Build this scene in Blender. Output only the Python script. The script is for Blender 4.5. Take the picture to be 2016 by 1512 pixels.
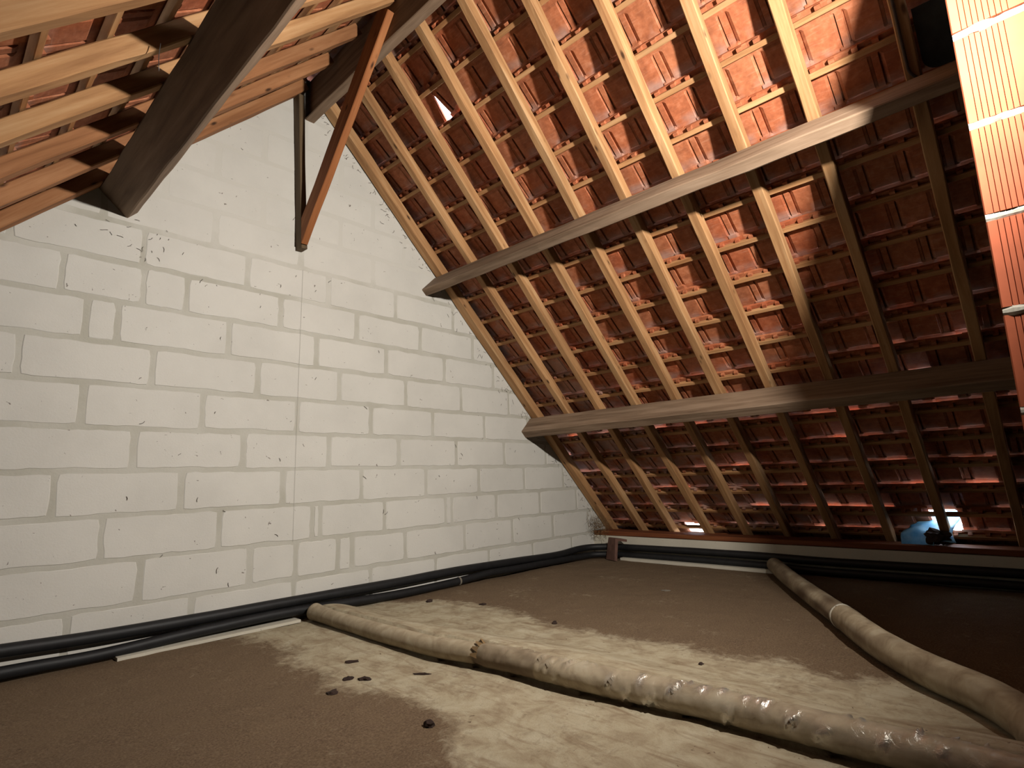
import bpy, math, random
from mathutils import Vector, Matrix, noise

for o in list(bpy.data.objects):
    bpy.data.objects.remove(o, do_unlink=True)
SC = bpy.context.scene
COL = SC.collection
rnd = random.Random(7)

# ------------------------------------------------------------------ camera, sky, lamp, exposure
ZC = 0.72                                   # eye height above the attic floor
YAW, PITCH, ROLL, FPX = 0.814592531, 0.16542801, -0.0334905653, 1109.10066
cy, sy, cp, sp = math.cos(YAW), math.sin(YAW), math.cos(PITCH), math.sin(PITCH)
fwd = Vector((sy*cp, cy*cp, sp)); r0 = Vector((cy, -sy, 0)); u0 = r0.cross(fwd)
cr, sr = math.cos(ROLL), math.sin(ROLL)
right = cr*r0 + sr*u0; up = -sr*r0 + cr*u0
cam = bpy.data.cameras.new('camera'); cam.sensor_width = 36.0; cam.sensor_fit = 'HORIZONTAL'
cam.lens = FPX/2016*36.0; cam.clip_start = 0.02
camo = bpy.data.objects.new('camera', cam); COL.objects.link(camo)
M = Matrix((right, up, -fwd)).transposed().to_4x4(); M.translation = Vector((0, 0, ZC)); camo.matrix_world = M
SC.camera = camo

world = bpy.data.worlds.new('sky'); SC.world = world; world.use_nodes = True
bg = world.node_tree.nodes['Background']; bg.inputs[0].default_value = (0.80, 0.88, 1.0, 1); bg.inputs[1].default_value = 14.0

LAMP = Vector((1.50, -0.30, 1.24+ZC))
ld = bpy.data.lights.new('hand_torch', 'SPOT'); ld.energy = 400; ld.color = (1.0, 0.945, 0.86)
ld.spot_size = math.radians(144); ld.spot_blend = 1.0; ld.shadow_soft_size = 0.035
lo = bpy.data.objects.new('hand_torch', ld); COL.objects.link(lo); lo.location = LAMP
lo.rotation_euler = (Vector((2.2, 3.1, 1.55)) - LAMP).to_track_quat('-Z', 'Y').to_euler()

SC.view_settings.view_transform = 'Standard'; SC.view_settings.look = 'None'
SC.view_settings.gamma = 1.0; SC.view_settings.use_curve_mapping = False
SC.view_settings.exposure = 0.0
SC.cycles.use_denoising = True
SC.cycles.max_bounces = 7; SC.cycles.diffuse_bounces = 1; SC.cycles.sample_clamp_indirect = 4.0

# ------------------------------------------------------------------ helpers
def V(*a): return Vector(a)
def nz(p, s=1.0, seed=0.0): return noise.noise(Vector((p[0]*s+seed*13.7, p[1]*s-seed*7.1, p[2]*s+seed*3.3)))
def mesh(name, vs, fs, mats, smooth=False, fm=None):
    m = bpy.data.meshes.new(name); m.from_pydata([tuple(v) for v in vs], [], fs)
    for k in (mats if isinstance(mats, (list, tuple)) else [mats]): m.materials.append(k)
    if smooth: m.polygons.foreach_set('use_smooth', [True]*len(m.polygons))
    if fm: m.polygons.foreach_set('material_index', fm)
    m.update(); return m
def link(name, m, parent=None, mat=None):
    o = bpy.data.objects.new(name, m); COL.objects.link(o)
    if parent is not None: o.parent = parent
    if mat is not None: o.matrix_basis = (parent.matrix_basis.inverted() @ mat) if parent is not None else mat
    return o
def tag(o, label=None, cat=None, group=None, kind=None):
    if label: o['label'] = label
    if cat: o['category'] = cat
    if group: o['group'] = group
    if kind: o['kind'] = kind
    return o
def empty(name, loc=(0, 0, 0)):
    o = bpy.data.objects.new(name, None); COL.objects.link(o); o.location = loc; o.empty_display_size = 0.05; return o

def beam_mesh(name, L, w, d, mat, seg=0.11, ch=0.004, jit=0.0016, sag=0.0, seed=0, wane=0.0):
    """square-sawn timber: local X along, Y width, Z depth; bevelled arrises, slightly rough"""
    n = max(2, int(L/seg)); vs = []; fs = []
    hw, hd = w/2, d/2
    sec = [(-hw+ch, -hd), (hw-ch, -hd), (hw, -hd+ch), (hw, hd-ch), (hw-ch, hd), (-hw+ch, hd), (-hw, hd-ch), (-hw, -hd+ch)]
    for i in range(n+1):
        x = L*i/n; t = i/n
        for k, (a, b) in enumerate(sec):
            p = (x*1.7, a*9, b*9)
            dy = jit*nz(p, 2.3, seed)*2; dz = jit*nz(p, 2.9, seed+5)*2
            wn = 0.0
            if wane and k in (0, 7):
                wn = max(0.0, nz((x*2.2, 0, 0), 1.0, seed+9))*wane
            vs.append((x, a+dy+(wn if k == 7 else wn*1.0), b+dz+wn*0.6 - sag*4*t*(1-t)))
    for i in range(n):
        for k in range(8):
            a = i*8+k; b = i*8+(k+1) % 8
            fs.append((a, b, b+8, a+8))
    fs.append(tuple(range(7, -1, -1))); fs.append(tuple(range(n*8, n*8+8)))
    return mesh(name, vs, fs, mat)
def frame(a, b, wdir):
    x = (Vector(b)-Vector(a)); L = x.length; x.normalize()
    w = Vector(wdir); w = (w-x*w.dot(x)).normalized(); z = x.cross(w)
    m = Matrix((x, w, z)).transposed().to_4x4(); m.translation = Vector(a); return m, L
def beam(name, a, b, wdir, w, d, mat, parent=None, **k):
    m, L = frame(a, b, wdir); return link(name, beam_mesh(name, L, w, d, mat, **k), parent, m)

def smooth_path(pts, step=0.02):
    P = [Vector(p) for p in pts]; P = [2*P[0]-P[1]]+P+[2*P[-1]-P[-2]]; out = []
    for i in range(1, len(P)-2):
        a, b, c, d = P[i-1:i+3]; n = max(2, int((c-b).length/step))
        for j in range(n):
            t = j/n
            out.append(0.5*((2*b)+(c-a)*t+(2*a-5*b+4*c-d)*t*t+(3*b-a-3*c+d)*t**3))
    out.append(P[-2]); return out
def tube(name, path, rad, mat, nseg=14, disp=None, caps=True, smooth=True, flat=None):
    """rad: function of (arc length, angle) or number"""
    vs = []; fs = []; s = 0.0
    for i, p in enumerate(path):
        if i: s += (p-path[i-1]).length
        t = (path[min(i+1, len(path)-1)]-path[max(i-1, 0)]).normalized()
        side = t.cross(Vector((0, 0, 1)))
        side = side.normalized() if side.length > 1e-4 else Vector((1, 0, 0))
        u = side.cross(t)
        for k in range(nseg):
            a = 2*math.pi*k/nseg
            r = rad(s, a) if callable(rad) else rad
            q = p+side*(math.cos(a)*r)+u*(math.sin(a)*r)
            if flat is not None and q.z < flat: q.z = flat
            vs.append(q)
    n = len(path)
    for i in range(n-1):
        for k in range(nseg):
            a = i*nseg+k; b = i*nseg+(k+1) % nseg
            fs.append((a, b, b+nseg, a+nseg))
    if caps:
        fs.append(tuple(range(nseg-1, -1, -1))); fs.append(tuple(range((n-1)*nseg, n*nseg)))
    return mesh(name, vs, fs, mat, smooth)

def box_vf(lo_, hi_):
    x0, y0, z0 = lo_; x1, y1, z1 = hi_
    vs = [(x0,y0,z0),(x1,y0,z0),(x1,y1,z0),(x0,y1,z0),(x0,y0,z1),(x1,y0,z1),(x1,y1,z1),(x0,y1,z1)]
    return vs, [(0,3,2,1),(4,5,6,7),(0,1,5,4),(1,2,6,5),(2,3,7,6),(3,0,4,7)]
def chunk(name, size, mat, seed=0, sub=2):
    """small irregular lump"""
    import bmesh
    bm = bmesh.new(); bmesh.ops.create_icosphere(bm, subdivisions=sub, radius=1.0)
    for v in bm.verts:
        k = 1+0.7*nz(v.co, 1.6, seed)+0.25*nz(v.co, 4, seed)
        v.co = Vector((v.co.x*size[0]*k, v.co.y*size[1]*k, v.co.z*size[2]*k))
    m = bpy.data.meshes.new(name); bm.to_mesh(m); bm.free(); m.materials.append(mat); return m

# ------------------------------------------------------------------ materials
class NT:
    def __init__(s, name):
        s.m = bpy.data.materials.new(name); s.m.use_nodes = True; s.t = s.m.node_tree; s.n = s.t.nodes
        s.b = s.n['Principled BSDF']
    def new(s, typ, **k):
        n = s.n.new(typ)
        for a, v in k.items(): setattr(n, a, v)
        return n
    def ln(s, a, b): s.t.links.new(a, b)
    def coord(s, scale=(1, 1, 1), rand=True, kind='Object'):
        tc = s.new('ShaderNodeTexCoord'); mp = s.new('ShaderNodeMapping'); mp.inputs['Scale'].default_value = scale
        if rand:
            oi = s.new('ShaderNodeObjectInfo'); mul = s.new('ShaderNodeMath', operation='MULTIPLY'); mul.inputs[1].default_value = 37.0
            s.ln(oi.outputs['Random'], mul.inputs[0])
            add = s.new('ShaderNodeVectorMath', operation='ADD')
            s.ln(tc.outputs[kind], add.inputs[0]); s.ln(mul.outputs[0], add.inputs[1]); s.ln(add.outputs[0], mp.inputs[0])
        else: s.ln(tc.outputs[kind], mp.inputs[0])
        return mp.outputs[0]
    def noise(s, vec, scale, detail=4, rough=0.55, dist=0.0):
        n = s.new('ShaderNodeTexNoise'); n.inputs['Scale'].default_value = scale; n.inputs['Detail'].default_value = detail
        n.inputs['Roughness'].default_value = rough; n.inputs['Distortion'].default_value = dist; s.ln(vec, n.inputs['Vector']); return n.outputs['Fac']
    def ramp(s, fac, stops):
        r = s.new('ShaderNodeValToRGB'); e = r.color_ramp.elements
        while len(e) < len(stops): e.new(0.5)
        for q, (p, c) in zip(e, stops): q.position = p; q.color = c if len(c) == 4 else (*c, 1)
        s.ln(fac, r.inputs[0]); return r.outputs[0]
    def mix(s, fac, a, b, mode='MIX'):
        x = s.new('ShaderNodeMix', data_type='RGBA', blend_type=mode)
        for sock, val in ((x.inputs[0], fac), (x.inputs[6], a), (x.inputs[7], b)):
            if hasattr(val, 'links'): s.ln(val, sock)
            else: sock.default_value = val if not isinstance(val, tuple) or len(val) == 4 else (*val, 1)
        return x.outputs[2]
    def bump(s, h, strength=0.3, dist=0.01):
        b = s.new('ShaderNodeBump'); b.inputs['Strength'].default_value = strength; b.inputs['Distance'].default_value = dist
        s.ln(h, b.inputs['Height']); s.ln(b.outputs[0], s.b.inputs['Normal'])
    def fin(s, col, rough=0.8, metal=0.0, spec=0.3):
        if hasattr(col, 'links'): s.ln(col, s.b.inputs['Base Color'])
        else: s.b.inputs['Base Color'].default_value = (*col, 1)
        s.b.inputs['Roughness'].default_value = rough; s.b.inputs['Metallic'].default_value = metal
        s.b.inputs['Specular IOR Level'].default_value = spec
        return s.m
def srgb(r, g, b): return tuple(((c/255)/12.92 if c/255 <= .04045 else ((c/255+.055)/1.055)**2.4) for c in (r, g, b))

def wood(name, dark, mid, light, knots=True, rough=0.75, grain=1.0):
    t = NT(name); v = t.coord((1.6, 26*grain, 26*grain)); g = t.noise(v, 1.0, 6, 0.62, 0.4)
    col = t.ramp(g, [(0.28, dark), (0.5, mid), (0.72, light)])
    v2 = t.coord((0.7, 3, 3)); blot = t.noise(v2, 1.6, 3)
    col = t.mix(t.ramp(blot, [(0.35, (0, 0, 0)), (0.7, (1, 1, 1))]), t.mix(0.28, col, (0.0, 0.0, 0.0), 'MIX'), col)
    if knots:
        v3 = t.coord((7, 20, 20)); vo = t.new('ShaderNodeTexVoronoi'); vo.inputs['Scale'].default_value = 1.0
        t.ln(v3, vo.inputs['Vector'])
        k = t.ramp(vo.outputs['Distance'], [(0.08, (1, 1, 1)), (0.2, (0, 0, 0))])
        gate = t.ramp(t.noise(t.coord((2.5, 6, 6)), 1.0, 2), [(0.52, (0, 0, 0)), (0.6, (1, 1, 1))]); k = t.mix(1.0, k, gate, 'MULTIPLY')
        col = t.mix(k, col, tuple(c*0.22 for c in dark))
    t.bump(g, 0.25, 0.004)
    return t.fin(col, rough)

M_PINE = wood('sawn_pine', srgb(150, 104, 66), srgb(188, 140, 94), srgb(212, 170, 124))
M_PINE2 = wood('weathered_purlin_wood', srgb(110, 87, 68), srgb(144, 119, 97), srgb(170, 145, 122), knots=False)
M_ORANGE = wood('orange_pine', srgb(138, 90, 56), srgb(170, 116, 76), srgb(192, 140, 98))
M_BRACE = wood('orange_brace_wood', srgb(136, 80, 44), srgb(168, 104, 60), srgb(190, 128, 80))
M_DARKWOOD = wood('dark_post_wood', srgb(84, 68, 50), srgb(110, 90, 66), srgb(132, 110, 84), knots=False)
M_BATTEN = wood('batten_wood', srgb(150, 100, 60), srgb(188, 138, 92), srgb(208, 164, 118), knots=False)
M_PLATE = wood('plate_wood', srgb(96, 48, 24), srgb(122, 66, 36), srgb(146, 88, 52), knots=False)

def mk_tile():
    t = NT('terracotta_tile'); v = t.coord((1, 1, 1)); g = t.noise(v, 26, 6, 0.65)
    col = t.ramp(g, [(0.3, srgb(152, 92, 62)), (0.55, srgb(184, 116, 80)), (0.75, srgb(202, 142, 108))])
    oi = t.new('ShaderNodeObjectInfo')
    tint = t.ramp(oi.outputs['Random'], [(0.0, srgb(225, 212, 205)), (0.5, srgb(255, 248, 244)), (1.0, srgb(238, 205, 192))])
    col = t.mix(1.0, col, tint, 'MULTIPLY')
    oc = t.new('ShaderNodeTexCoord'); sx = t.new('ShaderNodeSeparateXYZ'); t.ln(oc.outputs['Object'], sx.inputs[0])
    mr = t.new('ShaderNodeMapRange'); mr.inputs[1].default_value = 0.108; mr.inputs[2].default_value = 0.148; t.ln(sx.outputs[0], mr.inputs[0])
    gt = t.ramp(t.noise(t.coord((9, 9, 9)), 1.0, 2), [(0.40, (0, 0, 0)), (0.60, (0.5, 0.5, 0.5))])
    col = t.mix(t.mix(1.0, mr.outputs[0], gt, 'MULTIPLY'), col, srgb(172, 154, 146))     # pale grey painted near the lower edge to whiten the daylight leaks
    v2 = t.coord((30, 4, 30)); st = t.noise(v2, 4, 4)
    col = t.mix(t.ramp(st, [(0.55, (0, 0, 0)), (0.75, (0.35, 0.35, 0.35))]), col, srgb(205, 150, 120))
    t.bump(g, 0.3, 0.003); return t.fin(col, 0.72, spec=0.35)
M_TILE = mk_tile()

def mk_paint(name, base, dirt, seed):
    t = NT(name); v = t.coord((1, 1, 1), rand=False); a = t.noise(v, 2.3+seed, 6, 0.6); f = t.noise(v, 120, 3, 0.6)
    col = t.ramp(a, [(0.3, tuple(c*0.90 for c in base)), (0.6, base)])
    sp_ = t.noise(v, 42, 2, 0.4, 1.2)
    col = t.mix(t.ramp(sp_, [(0.735, (0, 0, 0)), (0.77, (0.8, 0.8, 0.8))]), col, dirt)
    t.bump(f, 0.25, 0.003); return t.fin(col, 0.9, spec=0.15)
M_BLOCK = mk_paint('white_paint_on_block', (0.66, 0.63, 0.575), (0.12, 0.09, 0.07), 0)
def mk_joint():
    t = NT('white_paint_on_joint'); v = t.coord((1, 1, 1), rand=False); a = t.noise(v, 3.1, 5, 0.6); f = t.noise(v, 90, 3)
    col = t.ramp(a, [(0.35, (0.46, 0.435, 0.37)), (0.62, (0.54, 0.515, 0.455))])
    sx = t.new('ShaderNodeSeparateXYZ'); t.ln(v, sx.inputs[0])          # thicker limewash near the top of the gable
    ad = t.new('ShaderNodeMath', operation='MULTIPLY_ADD'); t.ln(a, ad.inputs[0]); ad.inputs[1].default_value = 0.9; t.ln(sx.outputs[2], ad.inputs[2])
    k = t.ramp(ad.outputs[0], [(0.0, (0, 0, 0)), (1.0, (1, 1, 1))])
    mr = t.new('ShaderNodeMapRange'); mr.inputs[1].default_value = 2.28; mr.inputs[2].default_value = 2.62; t.ln(ad.outputs[0], mr.inputs[0])
    mm = t.new('ShaderNodeMath', operation='MULTIPLY'); mm.inputs[1].default_value = 0.8; t.ln(mr.outputs[0], mm.inputs[0]); col = t.mix(mm.outputs[0], col, (0.645, 0.615, 0.56))
    t.bump(f, 0.3, 0.003); return t.fin(col, 0.9, spec=0.15)
M_JOINT = mk_joint()
M_KNEE = mk_paint('white_knee_wall_paint', (0.62, 0.57, 0.47), (0.2, 0.15, 0.1), 2)

def mk_floor():
    t = NT('dusty_insulation_floor'); v = t.coord((1, 1, 1), rand=False)
    at = t.new('ShaderNodeAttribute'); at.attribute_name = 'dust'
    a = t.noise(v, 9, 6, 0.65, 0.5); f = t.noise(v, 150, 4, 0.75)
    brown = t.ramp(f, [(0.3, srgb(84, 68, 54)), (0.55, srgb(120, 100, 80)), (0.78, srgb(152, 131, 107))])
    brown = t.mix(t.ramp(a, [(0.35, (0, 0, 0)), (0.75, (0.4, 0.4, 0.4))]), brown, srgb(128, 108, 84))
    pale = t.ramp(a, [(0.28, srgb(148, 130, 106)), (0.5, srgb(178, 164, 138)), (0.72, srgb(194, 184, 160))])
    v2 = t.coord((9, 1.6, 1), rand=False); st = t.noise(v2, 3.0, 6, 0.65, 0.6)
    pale = t.mix(t.ramp(st, [(0.52, (0, 0, 0)), (0.70, (0.65, 0.65, 0.65))]), pale, srgb(128, 104, 80))
    fl = t.noise(v, 34, 3, 0.5, 1.0)
    pale = t.mix(t.ramp(fl, [(0.70, (0, 0, 0)), (0.74, (0.8, 0.8, 0.8))]), pale, srgb(80, 56, 40))
    brown = t.mix(t.ramp(fl, [(0.24, (0.6, 0.6, 0.6)), (0.28, (0, 0, 0))]), brown, srgb(70, 50, 36))
    e1 = t.noise(v, 26, 5, 0.7, 0.6)
    ma = t.new('ShaderNodeMath', operation='MULTIPLY_ADD'); t.ln(e1, ma.inputs[0]); ma.inputs[1].default_value = 1.5; t.ln(at.outputs['Fac'], ma.inputs[2])
    mr = t.new('ShaderNodeMapRange'); mr.inputs[1].default_value = 0.95; mr.inputs[2].default_value = 1.55; t.ln(ma.outputs[0], mr.inputs[0])
    col = t.mix(mr.outputs[0], brown, pale)
    t.bump(f, 0.5, 0.006); return t.fin(col, 0.95, spec=0.1)
M_FLOOR = mk_floor()

def mk_duct(name, foil):
    t = NT(name); v = t.coord((1, 1, 1), rand=False)
    a = t.noise(v, 14, 5, 0.6, 0.6); g = t.new('ShaderNodeNewGeometry'); sx = t.new('ShaderNodeSeparateXYZ'); t.ln(g.outputs['Normal'], sx.inputs[0])
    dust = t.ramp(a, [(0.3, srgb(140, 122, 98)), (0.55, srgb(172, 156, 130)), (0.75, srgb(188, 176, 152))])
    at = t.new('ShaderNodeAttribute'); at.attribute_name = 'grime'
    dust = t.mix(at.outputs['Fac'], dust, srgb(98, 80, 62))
    if foil:
        al = t.new('ShaderNodeBsdfPrincipled'); al.inputs['Base Color'].default_value = (0.70, 0.67, 0.60, 1); al.inputs['Metallic'].default_value = 0.8; al.inputs['Roughness'].default_value = 0.30
        t.b.inputs['Roughness'].default_value = 0.8; t.ln(dust, t.b.inputs['Base Color'])
        at2 = t.new('ShaderNodeAttribute'); at2.attribute_name = 'shine'
        fb = t.noise(t.coord((40, 40, 40), rand=False), 1.0, 3, 0.6, 1.5); bp = t.new('ShaderNodeBump'); bp.inputs['Strength'].default_value = 0.55; bp.inputs['Distance'].default_value = 0.006; t.ln(fb, bp.inputs['Height']); t.ln(bp.outputs[0], al.inputs['Normal'])
        mx = t.new('ShaderNodeMixShader'); t.ln(at2.outputs['Fac'], mx.inputs[0]); t.ln(t.b.outputs[0], mx.inputs[1]); t.ln(al.outputs[0], mx.inputs[2])
        t.ln(mx.outputs[0], t.n['Material Output'].inputs[0]); return t.m
    return t.fin(dust, 0.85)
M_FOIL = mk_duct('crumpled_foil', True); M_DUCT = mk_duct('dusty_duct_wrap', False)

def plain(name, col, rough=0.7, metal=0.0, var=0.25, scale=20, spec=0.3):
    t = NT(name); v = t.coord(); a = t.noise(v, scale, 4)
    c = t.ramp(a, [(0.3, tuple(x*(1-var) for x in col)), (0.7, tuple(min(1, x*(1+var)) for x in col))])
    t.bump(a, 0.15, 0.003); return t.fin(c, rough, metal, spec)
M_BLACK = plain('black_foam_insulation', (0.012, 0.012, 0.013), 0.55, spec=0.35)
M_BRICK = plain('orange_hollow_brick', srgb(168, 88, 58), 0.75, var=0.12, scale=9)
M_MORTAR = plain('grey_mortar', srgb(176, 172, 160), 0.9, var=0.2, scale=60)
M_PIECE = plain('mauve_clay', srgb(104, 76, 66), 0.85)
M_SHADE = plain('dark_shade_grey', srgb(58, 62, 62), 0.6, 0.2)  # dark tone painted in for the shaded gap between tiles
M_CABLE = plain('grey_brown_cable', srgb(70, 60, 54), 0.7)
def mk_film():
    t = NT('pale_blue_plastic_film'); v = t.coord(); a = t.noise(v, 20, 4)
    col = t.ramp(a, [(0.3, srgb(120, 180, 215)), (0.7, srgb(180, 220, 240))])
    tr = t.new('ShaderNodeBsdfTranslucent'); t.ln(col, tr.inputs[0]); mx = t.new('ShaderNodeMixShader'); mx.inputs[0].default_value = 0.55
    t.fin(col, 0.35); t.ln(t.b.outputs[0], mx.inputs[1]); t.ln(tr.outputs[0], mx.inputs[2]); t.ln(mx.outputs[0], t.n['Material Output'].inputs[0]); return t.m
M_SHEET = mk_film()
M_DARK = plain('dark_debris', srgb(52, 38, 32), 0.9)
M_STRAW = plain('dry_straw', srgb(120, 96, 66), 0.9)
M_GREY = plain('grey_render', srgb(120, 112, 100), 0.9)
M_METAL = plain('steel_wire', srgb(120, 118, 116), 0.4, 0.8)
M_WHITEPIPE = plain('white_plastic', srgb(230, 230, 228), 0.4, var=0.05)

# ------------------------------------------------------------------ roof planes
XA, ZA = 1.5109, 2.4825+ZC
THR, THL = math.radians(44.681), math.radians(45.4805)
P0 = V(XA, 0, ZA)
SR, NR = V(math.cos(THR), 0, -math.sin(THR)), V(math.sin(THR), 0, math.cos(THR))
SL, NL = V(-math.cos(THL), 0, -math.sin(THL)), V(-math.sin(THL), 0, math.cos(THL))
def RP(s, y, h): p = P0+SR*s+NR*h; p.y = y; return p
def LP(s, y, h): p = P0+SL*s+NL*h; p.y = y; return p
YW = 3.122                                   # face of the white gable wall
GAUGE, S0, PITCHW = 0.2135, 0.2165, 0.157

# ------------------------------------------------------------------ setting: floor
def pt_in(poly, x, y):
    c = False; j = len(poly)-1
    for i in range(len(poly)):
        xi, yi = poly[i]; xj, yj = poly[j]
        if (yi > y) != (yj > y) and x < (xj-xi)*(y-yi)/(yj-yi)+xi: c = not c
        j = i
    return c
K = 1.0286
B1 = [(1.068,2.965),(1.185,2.737),(1.186,2.389),(1.119,2.316),(1.125,2.026),(1.023,2.016),(1.111,1.828),(1.204,1.666),(1.18,1.579),(1.165,1.387),(1.086,1.327),(0.995,1.168),(0.9,0.9),(0.8,0.3),(0.7,-0.6)]
B2 = [(2.03,3.05),(2.063,2.905),(2.232,2.782),(2.263,2.545),(2.289,2.246),(2.204,1.953),(2.146,1.747),(2.211,1.409),(2.245,1.214),(2.217,1.03),(2.295,0.906),(2.295,0.779),(2.204,0.638),(2.248,0.558),(2.42,0.472),(2.3,-0.6)]
POLY = [(x*K, y*K) for x, y in B1] + [(x*K, y*K) for x, y in reversed(B2)]
D1 = [(1.57,3.005),(1.555,2.72),(1.548,2.30),(1.558,1.96),(1.575,1.78),(1.602,1.55),(1.618,1.28),(1.638,1.08),(1.662,0.90),(1.676,0.68),(1.682,0.45),(1.70,0.1),(1.66,-0.6)]
def d1x(y):
    for (xa, ya), (xb, yb) in zip(D1, D1[1:]):
        if ya >= y >= yb: return xa+(xb-xa)*(ya-y)/(ya-yb)
    return D1[0][0] if y > D1[0][1] else D1[-1][0]
def floor_z(x, y):
    z = 0.006*nz((x, y, 0), 3.0)+0.003*nz((x, y, 0), 11)
    if y > -0.7:                                # the foil-edged blanket right of the duct is as high as its edge
        dx = x-d1x(y); k = min(1, max(0, (3.06-y)/0.12))*min(1, (y+0.7)/0.3); wd = 0.42-0.06*math.sin(3*y)
        if 0 < dx < wd: z += 0.097*k*(0.5+0.5*math.cos(math.pi*min(1, max(0, (dx-.02)/(wd-.02)))))*(1-0.12*max(0, (y-1.7)/1.3))
    return z
def build_floor():
    x0, x1, y0, y1 = -1.4, 4.36, -2.4, 3.14; nx, ny = 288, 240
    vs = []; dust = []; fs = []
    for j in range(ny+1):
        for i in range(nx+1):
            x = x0+(x1-x0)*i/nx; y = y0+(y1-y0)*j/ny
            vs.append((x, y, floor_z(x, y)))
            wx = x+0.05*nz((x, y, 0), 5, 1)+0.02*nz((x, y, 0), 17, 2); wy = y+0.09*nz((x, y, 0), 4, 3)+0.03*nz((x, y, 0), 15, 4)
            c = 0
            for ax, ay in ((0, 0), (.03, 0), (-.03, 0), (0, .04), (0, -.04), (.06, .05), (-.06, .05), (.06, -.05), (-.06, -.05)):
                c += pt_in(POLY, wx+ax, wy+ay)
            d = c/9
            d *= 0.86+0.14*nz((x, y*0.6, 0), 6, 8)
            if d == 0: d = max(0, 0.35*nz((x*2, y, 0), 3.5, 6))*(1 if x > 2 else 0.5)
            dust.append(min(1, max(0, d)))
    for j in range(ny):
        for i in range(nx):
            a = j*(nx+1)+i; fs.append((a, a+1, a+nx+2, a+nx+1))
    m = mesh('floor', vs, fs, M_FLOOR, True)
    at = m.attributes.new('dust', 'FLOAT', 'POINT'); at.data.foreach_set('value', dust)
    o = link('floor', m)
    tag(o, 'dusty attic floor of brown insulation with pale dust patches between the ducts', 'floor', kind='structure')
build_floor()

# ------------------------------------------------------------------ setting: white gable wall, block by block
def clip(poly, n, d):
    """keep n.p <= d"""
    out = []
    for i in range(len(poly)):
        a, b = poly[i], poly[(i+1) % len(poly)]
        da = n[0]*a[0]+n[1]*a[1]-d; db = n[0]*b[0]+n[1]*b[1]-d
        if da <= 0: out.append(a)
        if (da < 0 < db) or (db < 0 < da):
            t = da/(da-db); out.append((a[0]+(b[0]-a[0])*t, a[1]+(b[1]-a[1])*t))
    return out
NRH = (math.sin(THR), math.cos(THR)); NLH = (-math.sin(THL), math.cos(THL))
def roofclip(poly, h):
    poly = clip(poly, NRH, NRH[0]*XA+NRH[1]*ZA+h)
    return clip(poly, NLH, NLH[0]*XA+NLH[1]*ZA+h) if len(poly) > 2 else poly
ROWX = {-1: 1.18, 0: 0.88, 1: 0.60, 2: 0.26, 3: 0.49, 4: 0.20, 5: 0.42, 6: 0.60, 7: 0.76}
EXTRA = {0: [0.69], 1: [0.48], 6: [1.655, 2.645], 7: [1.52, 1.86]}
def build_gable():
    base = roofclip([(-1.6, -0.05), (4.9, -0.05), (4.9, 3.6), (-1.6, 3.6)], 0.012)
    vs = [(x, YW+0.0035, z) for x, z in base]+[(x, YW+0.2, z) for x, z in base]; n = len(base)
    fs = [tuple(range(n)), tuple(range(2*n-1, n-1, -1))]+[(i, i+n, (i+1) % n+n, (i+1) % n) for i in range(n)]
    w = link('wall_back', mesh('wall_back', vs, fs, M_JOINT))
    tag(w, 'white painted concrete block gable wall with grey joints at the far end', 'wall', kind='structure')
    z0 = 1.0912+ZC                           # joint above row 0
    for k in range(-9, 9):
        zt = z0-0.2*k; zb = zt-0.2
        first = ROWX.get(k, 0.25 if k % 2 else 0.0)
        cuts = [first+0.5*i for i in range(-5, 10)]
        if k in EXTRA:
            cuts += EXTRA[k]
        cuts = sorted(c+rnd.uniform(-.008, .008) for c in cuts)
        for a, b in zip(cuts, cuts[1:]):
            if b-a < 0.03 or b < -1.5 or a > 4.7: continue
            j = 0.0085+rnd.uniform(-.003, .004); jv = 0.0085+rnd.uniform(-.003, .005)
            faint = k <= -2
            lo_x, hi_x, lo_z, hi_z = a+jv, b-jv, max(zb+j, 0.0), zt-j
            if hi_z-lo_z < 0.03: continue
            poly = []
            for (ax, az, bx, bz, m_) in ((lo_x, lo_z, hi_x, lo_z, 12), (hi_x, lo_z, hi_x, hi_z, 5), (hi_x, hi_z, lo_x, hi_z, 12), (lo_x, hi_z, lo_x, lo_z, 5)):
                for q in range(m_):
                    t = q/m_; px = ax+(bx-ax)*t; pz = az+(bz-az)*t
                    sd = rnd.random()*50
                    e = 0.0 if q else 0.008
                    dx = 0.005*nz((px, pz, 0), 14, 3)+ (e if ax == lo_x and az == lo_z and q == 0 else 0)
                    poly.append((px+0.005*nz((px, pz, 3), 19)+0.004*nz((px, pz, 5), 55), pz+0.005*nz((px, pz, 9), 13)+0.004*nz((px, pz, 7), 50)))
            # round the corners a little
            cxm, czm = (lo_x+hi_x)/2, (lo_z+hi_z)/2
            for ci in (0, 12, 17, 29):
                x, z = poly[ci]; poly[ci] = (x+(cxm-x)/abs(cxm-x)*0.004, z+(czm-z)/abs(czm-z)*0.004)
            poly = roofclip(poly, 0.06)
            if len(poly) < 3: continue
            d = 0.0022 if faint else 0.0
            yf = YW+d+rnd.uniform(0, .0012); cx = sum(p[0] for p in poly)/len(poly); cz = sum(p[1] for p in poly)/len(poly)
            n = len(poly); vs = []
            for x, z in poly: vs.append((x, YW+0.006, z))
            for x, z in poly:
                L = math.hypot(x-cx, z-cz) or 1; f = min(0.45, 0.007/L)
                vs.append((x+(cx-x)*f, yf, z+(cz-z)*f))
            fs = [(i, (i+1) % n, (i+1) % n+n, i+n) for i in range(n)]+[tuple(range(n, 2*n))]
            link('block', mesh('block', vs, fs, M_BLOCK), w)
build_gable()

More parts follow.
